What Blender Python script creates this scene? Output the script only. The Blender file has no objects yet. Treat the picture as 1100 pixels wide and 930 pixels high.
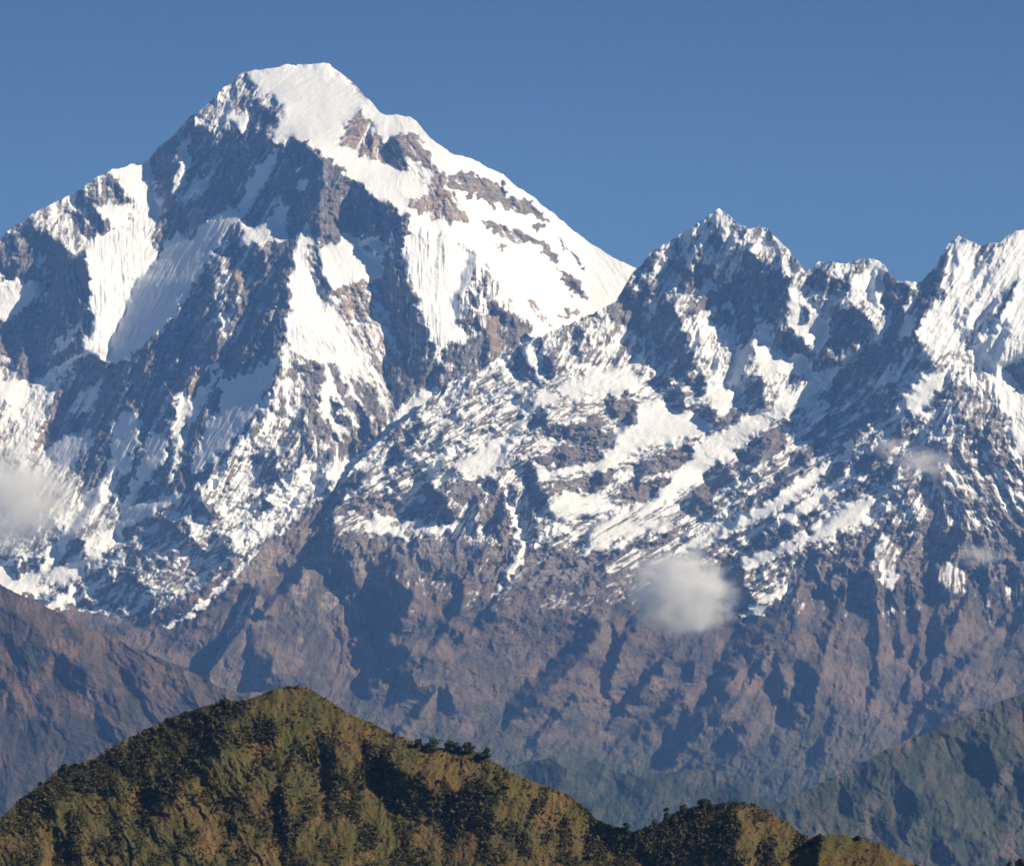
import bpy, bmesh, math, random, time
import numpy as np
from mathutils import Vector
T0 = time.time()
C = bpy.context
scene = C.scene
COL = scene.collection
R = math.radians

# ------------------------------------------------------------------ camera
F = 4125.0          # focal length in photo pixels (photo 1100 wide)
CX, HY = 550.0, 726.0   # principal column, horizon row
cam_d = bpy.data.cameras.new('camera')
cam = bpy.data.objects.new('camera', cam_d)
COL.objects.link(cam)
cam.location = (0, 0, 0)
cam.rotation_euler = (R(90), 0, 0)
cam_d.sensor_width = 36
cam_d.lens = 36 * F / 1100
cam_d.shift_y = (HY - 465.0) / 1100
cam_d.clip_start = 1
cam_d.clip_end = 300000
scene.camera = cam

# ------------------------------------------------------------------ light
SUN_AZ, SUN_EL = R(104), R(31)      # azimuth from the view direction, clockwise (to the right)
sdir = Vector((math.sin(SUN_AZ) * math.cos(SUN_EL), math.cos(SUN_AZ) * math.cos(SUN_EL), math.sin(SUN_EL)))
sun_d = bpy.data.lights.new('sun', 'SUN')
sun_d.energy = 5.0
sun_d.angle = R(0.53)
sun_d.color = (1.0, 0.95, 0.88)
sun = bpy.data.objects.new('sun', sun_d)
COL.objects.link(sun)
sun.rotation_euler = sdir.to_track_quat('Z', 'Y').to_euler()
world = bpy.data.worlds.new('World')
scene.world = world
world.use_nodes = True
wn = world.node_tree
bg = wn.nodes['Background']
sky = wn.nodes.new('ShaderNodeTexSky')
sky.sky_type = 'NISHITA'
sky.sun_disc = False
sky.sun_elevation = SUN_EL
sky.sun_rotation = SUN_AZ
sky.altitude = 5000
sky.air_density = 0.7
sky.dust_density = 0.0
sky.ozone_density = 7.5
wn.links.new(sky.outputs['Color'], bg.inputs['Color'])
bg.inputs['Strength'].default_value = 0.064
vs = scene.view_settings
scene.display_settings.display_device = 'sRGB'
vs.view_transform = 'Standard'
vs.look = 'None'
vs.exposure = 0.25
vs.gamma = 1.0
vs.use_curve_mapping = False
cy = scene.cycles
cy.max_bounces = 7
cy.diffuse_bounces = 2
cy.volume_bounces = 6
cy.transparent_max_bounces = 6
cy.use_denoising = True
cy.denoiser = 'OPENIMAGEDENOISE'
cy.denoising_input_passes = 'RGB_ALBEDO_NORMAL'
cy.denoising_prefilter = 'ACCURATE'
HAZE = 0.000014

# ------------------------------------------------------------------ helpers
def wn_noise(shape, wl, theta=0.0, aniso=1.0, seed=0, bw=0.45):
    """band-limited noise, wavelength wl (grid cells), stretched along theta (deg, image direction '/')"""
    h, w = shape
    rng = np.random.default_rng(seed)
    f = np.fft.rfft2(rng.standard_normal((h, w)).astype(np.float32))
    fy = np.fft.fftfreq(h)[:, None]; fx = np.fft.rfftfreq(w)[None, :]
    t = math.radians(theta)
    al = fx * math.cos(t) - fy * math.sin(t)
    pe = fx * math.sin(t) + fy * math.cos(t)
    k = np.sqrt((al * aniso) ** 2 + pe ** 2) * wl
    filt = np.exp(-((k - 1.0) ** 2) / (2 * bw * bw)) * (k > 0)
    n = np.fft.irfft2(f * filt, s=(h, w))
    return (n / (n.std() + 1e-9)).astype(np.float32)

def pl_noise(shape, wl, theta=0.0, aniso=1.0, seed=0, fall=2.15):
    """noise with no features longer than wl and ever finer ones below it, stretched along theta"""
    h, w = shape
    rng = np.random.default_rng(seed)
    f = np.fft.rfft2(rng.standard_normal((h, w)).astype(np.float32))
    fy = np.fft.fftfreq(h)[:, None]; fx = np.fft.rfftfreq(w)[None, :]
    t = math.radians(theta)
    al = fx * math.cos(t) - fy * math.sin(t)
    pe = fx * math.sin(t) + fy * math.cos(t)
    k = np.sqrt((al * aniso) ** 2 + pe ** 2) * wl
    filt = np.where(k < 1, k ** 2, np.maximum(k, 1e-6) ** -fall)
    n = np.fft.irfft2(f * filt, s=(h, w))
    return (n / (n.std() + 1e-9)).astype(np.float32)

def facets(X, Y, wl, theta, aniso, seed):
    """spurs and gullies: roof-shaped ribs running down the fall line, meeting in sharp creases"""
    t = math.radians(theta)
    u = ((X * math.sin(t) + Y * math.cos(t)) / wl).astype(np.float32)
    v = ((-X * math.cos(t) + Y * math.sin(t)) / (wl * aniso)).astype(np.float32)
    rng = np.random.default_rng(seed)
    J = rng.random((256, 256, 2)).astype(np.float32); T = (0.7 + 0.6 * rng.random((256, 256))).astype(np.float32)
    iu = np.floor(u).astype(np.int32); iv = np.floor(v).astype(np.int32)
    best = np.full(X.shape, 9.0, np.float32)
    for a in (-1, 0, 1):
        for b in (-1, 0, 1):
            cu = iu + a; cv = iv + b; ku = cu & 255; kv = cv & 255
            du = u - cu - J[ku, kv, 0]; dv = v - cv - J[ku, kv, 1]
            tt = T[ku, kv]
            d = np.where(du > 0, du * tt, -du * (2 - tt)) + 0.55 * np.maximum(dv * 0.8, -1.5 * dv)
            np.minimum(best, d, out=best)
    return best - 0.32

def blur(a, s):
    if s <= 0: return a
    r = int(max(1, 3 * s))
    if s > 12:
        h, w = a.shape
        p = np.pad(a, ((r, r), (r, r)), mode='edge')
        H, W = p.shape
        fy = np.fft.fftfreq(H)[:, None]; fx = np.fft.rfftfreq(W)[None, :]
        g = np.exp(-2 * (math.pi * s) ** 2 * (fx ** 2 + fy ** 2))
        return np.fft.irfft2(np.fft.rfft2(p) * g, s=(H, W))[r:r + h, r:r + w].astype(np.float32)
    k = np.exp(-0.5 * (np.arange(-r, r + 1) / s) ** 2); k /= k.sum()
    p = np.pad(a, ((r, r), (0, 0)), mode='edge')
    o = sum(k[i] * p[i:i + a.shape[0]] for i in range(2 * r + 1))
    p = np.pad(o, ((0, 0), (r, r)), mode='edge')
    return sum(k[i] * p[:, i:i + a.shape[1]] for i in range(2 * r + 1)).astype(np.float32)

def pts(s):
    return np.array([[float(v) for v in q.split(',')] for q in s.split()])

def inside(P, X, Y):
    m = np.zeros(X.shape, bool)
    x0, y0 = P[-1]
    for x1, y1 in P:
        c = (y0 > Y) != (y1 > Y)
        if y1 != y0:
            m ^= c & (X < (x1 - x0) * (Y - y0) / (y1 - y0) + x0)
        x0, y0 = x1, y1
    return m

def poisson(gx, gy, wx=1.0, wy=0.4):
    h, w = gx.shape
    def ext(a, sx, sy):
        a = np.concatenate([a, sx * a[:, ::-1]], 1)
        return np.concatenate([a, sy * a[::-1]], 0)
    GX = np.fft.rfft2(ext(gx, -1, 1)); GY = np.fft.rfft2(ext(gy, 1, -1))
    ky = 2j * math.pi * np.fft.fftfreq(2 * h)[:, None]; kx = 2j * math.pi * np.fft.rfftfreq(2 * w)[None, :]
    den = wx * np.abs(kx) ** 2 + wy * np.abs(ky) ** 2
    den[0, 0] = 1
    D = (wx * np.conj(kx) * GX + wy * np.conj(ky) * GY) / den
    D[0, 0] = 0
    return np.fft.irfft2(D, s=(2 * h, 2 * w))[:h, :w].astype(np.float32)

def bil(a, r, c):
    h, w = a.shape
    r = np.clip(r, 0, h - 1.001); c = np.clip(c, 0, w - 1.001)
    i = r.astype(int); j = c.astype(int); fr = (r - i).astype(np.float32); fc = (c - j).astype(np.float32)
    return (a[i, j] * (1 - fr) * (1 - fc) + a[i + 1, j] * fr * (1 - fc) + a[i, j + 1] * (1 - fr) * fc + a[i + 1, j + 1] * fr * fc)

# kind: slope across (+ faces the sun side), slope back, snow, roughness, tan tint (tan rock, plus sunlight coloured into the lit kinds), flutes
KIND = dict(
    SR=(-1.30, 0.55, 0.25, 1.0, 0.0, 0), SW=(-1.35, 0.95, 0.95, 0.12, 0.0, .5), LW=(0.50, 1.0, 1.05, 0.13, 0.2, .22),
    LF=(0.42, 0.85, 1.0, 0.25, 0.2, .7), LM=(0.42, 0.75, 0.56, 0.75, 0.25, .2), SM=(-0.75, 0.65, 0.42, 0.8, 0.0, 0),
    LR=(0.30, 0.45, 0.18, 0.9, 0.25, 0), LT=(0.5, 0.6, 0.36, 0.8, 1.0, 0), HW=(-0.2, 0.9, 0.80, 0.5, 0.1, .6),
    SB=(-1.6, 0.6, -0.3, 0.45, 0.0, 0), LB=(0.50, 0.8, -0.3, 0.75, 0.5, 0))

class Relief:
    """a mountainside sculpted from slope regions: which way each face looks, how steep, how snowy"""
    def __init__(s, x0, x1, y0, y1, S, default, warp=2.2, seed=1):
        s.x0, s.y0, s.S, s.seed = x0, y0, S, seed
        s.w = int((x1 - x0) / S) + 1; s.h = int((y1 - y0) / S) + 1
        s.X, s.Y = np.meshgrid(x0 + np.arange(s.w) * S, y0 + np.arange(s.h) * S)
        sh = s.X.shape
        s.WX = s.X + warp * pl_noise(sh, 22 / S, seed=seed * 100 + 1, fall=1.6)
        s.WY = s.Y + warp * pl_noise(sh, 22 / S, seed=seed * 100 + 3, fall=1.6)
        d = KIND[default]
        s.m = [np.full(sh, v, np.float32) for v in d]
        s.theta = np.full(sh, 75.0, np.float32)
        s.x = {}
    def paint(s, text):
        for ln in text.strip().split('\n'):
            ln = ln.strip()
            if not ln or ln[0] == '#': continue
            head, p = ln.split('|')
            P = pts(p); hd = head.split()
            lo = P.min(0) - 10; hi = P.max(0) + 10
            i0 = max(0, int((lo[1] - s.y0) / s.S)); i1 = min(s.h, int((hi[1] - s.y0) / s.S) + 1)
            j0 = max(0, int((lo[0] - s.x0) / s.S)); j1 = min(s.w, int((hi[0] - s.x0) / s.S) + 1)
            if i1 <= i0 or j1 <= j0: continue
            sl = (slice(i0, i1), slice(j0, j1))
            if hd[0][0] == 'O':
                s.theta[sl][inside(P, s.X[sl], s.Y[sl])] = float(hd[0][1:]); continue
            if hd[0] == 'K':      # a sharp rib: shaded flank on its left, sunlit flank on its right
                f = np.linspace(0, 1, len(P)); tp = np.minimum(1, np.minimum(0.35 + 4 * f, 0.25 + 3 * (1 - f)))[:, None]
                for sg_, w_, g_ in ((-1, float(hd[1]), -1.5), (1, float(hd[2]), 0.95)):
                    Q = np.concatenate([P, (P + np.array([[sg_ * w_, sg_ * 0.25 * w_]]) * tp)[::-1]])
                    mk = inside(Q, s.WX[sl], s.WY[sl])
                    s.m[0][sl][mk] = g_
                continue
            m = inside(P, s.WX[sl], s.WY[sl])
            k = list(KIND[hd[0]])
            for o in hd[1:]:
                if o[0] == 's': k[2] = float(o[1:])
                if o[0] == 'g': k[0] = float(o[1:])
                if o[0] == 't': k[4] = float(o[1:])
            for a, v in zip(s.m, k): a[sl][m] = v
    def build(s, pxm, slope, Dbase, ybase, oct_amp, octs=(58, 25, 11, 5.5, 2.8), ledge=0.0, ledge_th=12, hp=240, wy=0.15, plain=0.16, bare_k=(0.36, 0.38, 0.44, 0.45, 0.45), rough_min=0.1):
        S = s.S; sh = s.X.shape; sd = s.seed * 1000
        gx, gy, snow, rough, tint, flute = s.m
        gx = blur(gx, 1.2 / S); gy = blur(gy, 2 / S)
        gx = gx - 0.8 * blur(gx, hp / S)
        gy = gy - blur(gy, 140 / S)
        D = poisson(gx * pxm * S, -gy * pxm * S, 1.0, wy)   # rows run downwards
        D -= D.mean()
        rough = np.clip(blur(rough, 2 / S), rough_min, 1.5)
        flute = blur(flute, 2 / S)
        bare = blur((s.bare if hasattr(s, 'bare') else snow < -0.05).astype(np.float32), 3 / S); bare_amp = bare_k
        th = blur(s.theta, 14 / S)
        bins = [0, 30, 60, 90, 120, 150]
        ws = [np.clip(1 - np.abs(((th - b + 90) % 180) - 90) / 30.0, 0, 1) for b in bins]
        det = np.zeros(sh, np.float32)
        FX = s.X + 0.07 * octs[0] * pl_noise(sh, octs[0] / S, seed=sd + 11, fall=2.0); FY = s.Y + 0.07 * octs[0] * pl_noise(sh, octs[0] / S, seed=sd + 12, fall=2.0)
        for o, wl in enumerate(octs):
            acc = np.zeros(sh, np.float32); fac = np.zeros(sh, np.float32)
            for b, w_ in zip(bins, ws):
                if w_.max() <= 0: continue
                acc += w_ * pl_noise(sh, wl / S, b, 3.0, sd + o * 17 + b)
                fac += w_ * facets(FX, FY, wl, b, (4.6, 4.5, 4.0, 3.0, 2.2)[o], sd + o * 19 + b)
            n = 0.8 * acc + 0.45 * pl_noise(sh, wl * 0.9 / S, 0, 1, sd + 500 + o)
            det += wl * pxm * (rough * (1 - bare) + bare * bare_amp[o]) * (oct_amp[o] * fac + plain * oct_amp[o] * (np.abs(n) - 0.75))
        # flutes: fine furrows down the snow
        fl = np.zeros(sh, np.float32)
        for b, w_ in zip(bins, ws):
            if w_.max() <= 0: continue
            fl += w_ * (np.abs(wn_noise(sh, 5.0 / S, b, 9.0, sd + 700 + b)) + 0.6 * np.abs(wn_noise(sh, 11.0 / S, b, 7.0, sd + 730 + b)) * 1.6)
        det += flute * 0.75 * pxm * fl
        if ledge > 0:
            for wl in (13.0, 6.5):
                q = pl_noise(sh, wl / S, ledge_th, 4.0, sd + 800 + int(wl))
                det += ledge * wl * pxm * rough * (1 - 0.7 * bare) * np.tanh(1.5 * q) * 0.5
        D = D + det + Dbase + (ybase - s.Y) * slope * pxm
        s.D = D.astype(np.float32)
        # how level each spot is -> where snow can lie
        Db = blur(s.D, 1.3 / S)
        Dx = np.gradient(Db, axis=1) / (pxm * S); Dz = -np.gradient(Db, axis=0) / (pxm * S)
        up = Dz / np.sqrt(1 + Dx ** 2 + Dz ** 2)
        s.up = up
        u = up - blur(up, 9 / S); u /= (u.std() + 1e-6)
        cv = s.D - blur(s.D, 3 / S); cv /= (cv.std() + 1e-6)
        n = 0.35 * pl_noise(sh, 30 / S, 0, 1, sd + 901, 1.2)
        for b, w_ in zip(bins, ws):
            if w_.max() > 0: n += w_ * (0.95 * pl_noise(sh, 13 / S, b, 10.0, sd + 950 + b, 1.4) + 0.6 * pl_noise(sh, 6 / S, b, 8.0, sd + 970 + b, 1.3))
        sn = blur(snow, 0.7 / S)
        mid = np.clip(1 - np.abs(sn - 0.5) * 1.5, 0.22, 1)
        s.snow = np.clip(sn + mid * (0.08 * np.clip(u, -2, 2) + 0.06 * np.clip(cv, -2, 2) + 0.22 * n), -0.3, 1.3).astype(np.float32)
        s.tint = blur(tint, 2 / S)
        s.rough = rough

def attr(me, name, vals):
    a = me.attributes.new(name, 'FLOAT', 'POINT')
    a.data.foreach_set('value', np.ascontiguousarray(vals, np.float32).ravel())

def grid_mesh(name, V, mat, attrs, smooth=True):
    """V: rows x cols x 3"""
    h, w, _ = V.shape
    me = bpy.data.meshes.new(name)
    me.vertices.add(h * w)
    me.vertices.foreach_set('co', V.astype(np.float32).ravel())
    idx = np.arange(h * w).reshape(h, w)
    q = np.stack([idx[:-1, :-1], idx[1:, :-1], idx[1:, 1:], idx[:-1, 1:]], -1).reshape(-1, 4)
    n = len(q)
    me.loops.add(n * 4); me.polygons.add(n)
    me.loops.foreach_set('vertex_index', q.ravel().astype(np.int32))
    me.polygons.foreach_set('loop_start', np.arange(0, n * 4, 4, dtype=np.int32))
    me.polygons.foreach_set('use_smooth', np.full(n, smooth))
    me.update(calc_edges=True)
    for k, v in attrs.items(): attr(me, k, v)
    me.materials.append(mat)
    o = bpy.data.objects.new(name, me)
    COL.objects.link(o)
    return o

def hillside(name, rl, top, bottom, xr, mat, extra=None, jag=1.0, S=None, back=(24, 0.85, 5000.0)):
    """mesh of a relief from its crest down to `bottom`, with the slope on the far side of the crest"""
    S = S or rl.S
    px = np.arange(xr[0], xr[1] + 0.01, S)
    P = pts(top)
    ty = np.interp(px, P[:, 0], P[:, 1])
    rng = np.random.default_rng(rl.seed + 5)
    jn = np.zeros_like(px)
    for wl, am in ((30, .9), (12, .8), (5, .7), (2.5, .45)):
        kn = rng.standard_normal(int((xr[1] - xr[0]) / wl) + 4)
        jn += am * np.interp((px - xr[0]) / wl, np.arange(len(kn)), kn)
    ty = ty + jag * jn
    if isinstance(bottom, str):
        Q = pts(bottom); bottom = np.interp(px, Q[:, 0], Q[:, 1])
    span = (bottom - ty).max()
    nr = int(span / S) + 1
    t = np.linspace(0, 1, nr)[:, None]
    py = ty[None, :] + np.broadcast_to(bottom - ty, ty.shape)[None, :] * t
    rr = (py - rl.y0) / rl.S; cc = np.broadcast_to((px - rl.x0) / rl.S, py.shape)
    D = bil(rl.D, rr, cc)
    X = (px[None, :] - CX) / F * D; Z = (HY - py) / F * D
    V = np.stack([X, D, Z], -1)
    nb, sl, dist = back
    kb = (np.linspace(1, 0, nb + 1)[:-1] ** 1.5)[:, None] * dist
    cr = V[0]
    B = np.stack([cr[None, :, 0] * (1 + kb / cr[None, :, 1]), cr[None, :, 1] + kb, cr[None, :, 2] - sl * kb], -1)
    full = np.concatenate([B, V], 0)
    at = {}
    for k, a in dict(snow=rl.snow, tint=rl.tint, **(extra or {})).items():
        v = bil(a, rr, cc)
        at[k] = np.concatenate([np.repeat(v[:1], nb, 0), v], 0)
    o = grid_mesh(name, full, mat, at)
    o['kind'] = 'structure'
    return o

# ------------------------------------------------------------------ materials
def new_mat(name):
    m = bpy.data.materials.new(name); m.use_nodes = True
    nt = m.node_tree
    b = nt.nodes['Principled BSDF']
    b.inputs['Roughness'].default_value = 0.9
    b.inputs['Specular IOR Level'].default_value = 0.15
    return m, nt, b
class NT:
    def __init__(s, nt): s.nt = nt
    def n(s, t, **kw):
        x = s.nt.nodes.new(t)
        for k, v in kw.items(): setattr(x, k, v)
        return x
    def put(s, sock, v):
        if hasattr(v, 'is_linked') or isinstance(v, bpy.types.NodeSocket): s.nt.links.new(v, sock)
        else: sock.default_value = v
    def at(s, name): return s.n('ShaderNodeAttribute', attribute_name=name).outputs['Fac']
    def math(s, op, a, b=0.0, c=0.0):
        x = s.n('ShaderNodeMath', operation=op)
        for i, v in enumerate((a, b, c)): s.put(x.inputs[i], v)
        return x.outputs[0]
    def mix(s, f, a, b):
        x = s.n('ShaderNodeMix', data_type='RGBA')
        s.put(x.inputs['Factor'], f); s.put(x.inputs['A'], a); s.put(x.inputs['B'], b)
        return x.outputs['Result']
    def step(s, v, lo, hi, to0=0.0, to1=1.0):
        x = s.n('ShaderNodeMapRange', interpolation_type='SMOOTHSTEP')
        s.put(x.inputs['Value'], v); x.inputs['From Min'].default_value = lo; x.inputs['From Max'].default_value = hi
        x.inputs['To Min'].default_value = to0; x.inputs['To Max'].default_value = to1
        return x.outputs[0]
    def noise(s, vec, scale, detail=4, rough=0.6):
        x = s.n('ShaderNodeTexNoise'); s.put(x.inputs['Vector'], vec)
        x.inputs['Scale'].default_value = scale; x.inputs['Detail'].default_value = detail; x.inputs['Roughness'].default_value = rough
        return x.outputs['Fac']
    def obj(s): return s.n('ShaderNodeTexCoord').outputs['Object']
    def mapped(s, vec, scale, rot=(0, 0, 0)):
        x = s.n('ShaderNodeMapping'); s.put(x.inputs['Vector'], vec); x.inputs['Scale'].default_value = scale; x.inputs['Rotation'].default_value = rot
        return x.outputs[0]
def rgb(r, g, b): return (r, g, b, 1.0)

def mountain_mat(name):
    m, nt, b = new_mat(name); t = NT(nt)
    o = t.obj()
    n1 = t.noise(o, 0.045, 6, 0.75)
    n2 = t.noise(o, 0.004, 4, 0.6)
    n3 = t.noise(t.mapped(o, (0.03, 0.03, 0.004)), 1.0, 4, 0.65)
    sv = t.math('ADD', t.at('snow'), t.math('MULTIPLY', t.math('SUBTRACT', n1, 0.5), 0.7))
    sf = t.step(sv, 0.30, 0.76)
    rock = t.mix(t.at('tint'), rgb(0.255, 0.235, 0.23), rgb(0.56, 0.42, 0.315))
    dark = t.mix(0.5, rock, rgb(0.07, 0.066, 0.068))
    rock = t.mix(t.step(n3, 0.38, 0.62), dark, rock)
    n5 = t.noise(t.mapped(o, (0.0016, 0.0016, 0.028), (0.0, 0.12, 0.0)), 1.0, 3, 0.55)
    rock = t.mix(t.step(n5, 0.40, 0.60, 0.6, 0.0), rock, t.mix(0.55, rock, rgb(0.05, 0.045, 0.045)))
    brown = t.mix(t.step(t.math('ADD', n2, t.math('MULTIPLY', t.math('SUBTRACT', n3, 0.5), 0.5)), 0.38, 0.62), rgb(0.098, 0.084, 0.074), rgb(0.22, 0.16, 0.125))
    green = t.mix(t.step(n3, 0.35, 0.65), rgb(0.045, 0.055, 0.035), rgb(0.12, 0.11, 0.06))
    low = t.mix(t.at('green'), brown, green)
    vg = t.step(t.math('ADD', t.at('veg'), t.math('MULTIPLY', t.math('SUBTRACT', n2, 0.5), 0.9)), 0.35, 0.65)
    base = t.mix(vg, rock, low)
    base = t.mix(t.step(n1, 0.3, 0.75, 0.75, 0.0), base, t.mix(0.6, base, rgb(0.03, 0.03, 0.03)))
    col = t.mix(sf, base, rgb(0.80, 0.81, 0.83))
    nt.links.new(col, b.inputs['Base Color'])
    bp = t.n('ShaderNodeBump')
    bp.inputs['Distance'].default_value = 14.0
    t.put(bp.inputs['Height'], n1)
    t.put(bp.inputs['Strength'], t.step(sf, 0.2, 0.9, 0.8, 0.05))
    nt.links.new(bp.outputs[0], b.inputs['Normal'])
    return m

def hill_mat(name, sc, cols, pale):
    """grass, earth and scrub on the lower hills"""
    m, nt, b = new_mat(name); t = NT(nt)
    o = t.obj()
    n1 = t.noise(o, 0.30 * sc, 5, 0.65)
    n2 = t.noise(o, 0.022 * sc, 5, 0.65)
    n3 = t.noise(o, 0.09 * sc, 4, 0.6)
    g = t.mix(t.step(n2, 0.40, 0.60), cols[0], cols[1])
    e = t.mix(t.step(t.math('ADD', t.at('tint'), t.math('MULTIPLY', t.math('SUBTRACT', n3, 0.5), 0.8)), 0.4, 0.75), g, cols[2])
    s_ = t.mix(t.step(t.math('ADD', t.math('MULTIPLY', t.at('scrub'), 0.55), t.math('MULTIPLY', t.math('SUBTRACT', n3, 0.5), 1.3)), 0.25, 0.5), e, cols[3])
    p = t.mix(t.step(n1, 0.66, 0.74, 0.0, pale), s_, rgb(0.30, 0.26, 0.22))
    p = t.mix(t.step(n1, 0.28, 0.5, 0.55, 0.0), p, rgb(0.015, 0.015, 0.01))
    nt.links.new(p, b.inputs['Base Color'])
    n4 = t.noise(o, 1.1 * sc, 3, 0.7)
    p = t.mix(t.step(n4, 0.35, 0.62, 0.6, 0.0), p, t.mix(0.75, p, rgb(0.012, 0.014, 0.008)))
    nt.links.new(p, b.inputs['Base Color'])
    bp = t.n('ShaderNodeBump'); bp.inputs['Distance'].default_value = 1.6 / sc; bp.inputs['Strength'].default_value = 0.9
    t.put(bp.inputs['Height'], n1)
    nt.links.new(bp.outputs[0], b.inputs['Normal'])
    return m

M_MOUNT = mountain_mat('snow_rock')
M_SCRUB = hill_mat('scrub_slope', 0.22, [rgb(0.085, 0.082, 0.055), rgb(0.075, 0.085, 0.05), rgb(0.15, 0.12, 0.09), rgb(0.04, 0.052, 0.032)], 0.7)
M_BROWN = hill_mat('brown_slope', 0.17, [rgb(0.13, 0.09, 0.07), rgb(0.105, 0.078, 0.058), rgb(0.18, 0.12, 0.09), rgb(0.06, 0.055, 0.045)], 0.6)
M_HILL = hill_mat('hill_grass', 1.0, [rgb(0.13, 0.088, 0.030), rgb(0.095, 0.088, 0.026), rgb(0.18, 0.112, 0.04), rgb(0.06, 0.055, 0.02)], 0.5)
QS = 0.65   # mesh step in photo pixels

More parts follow.
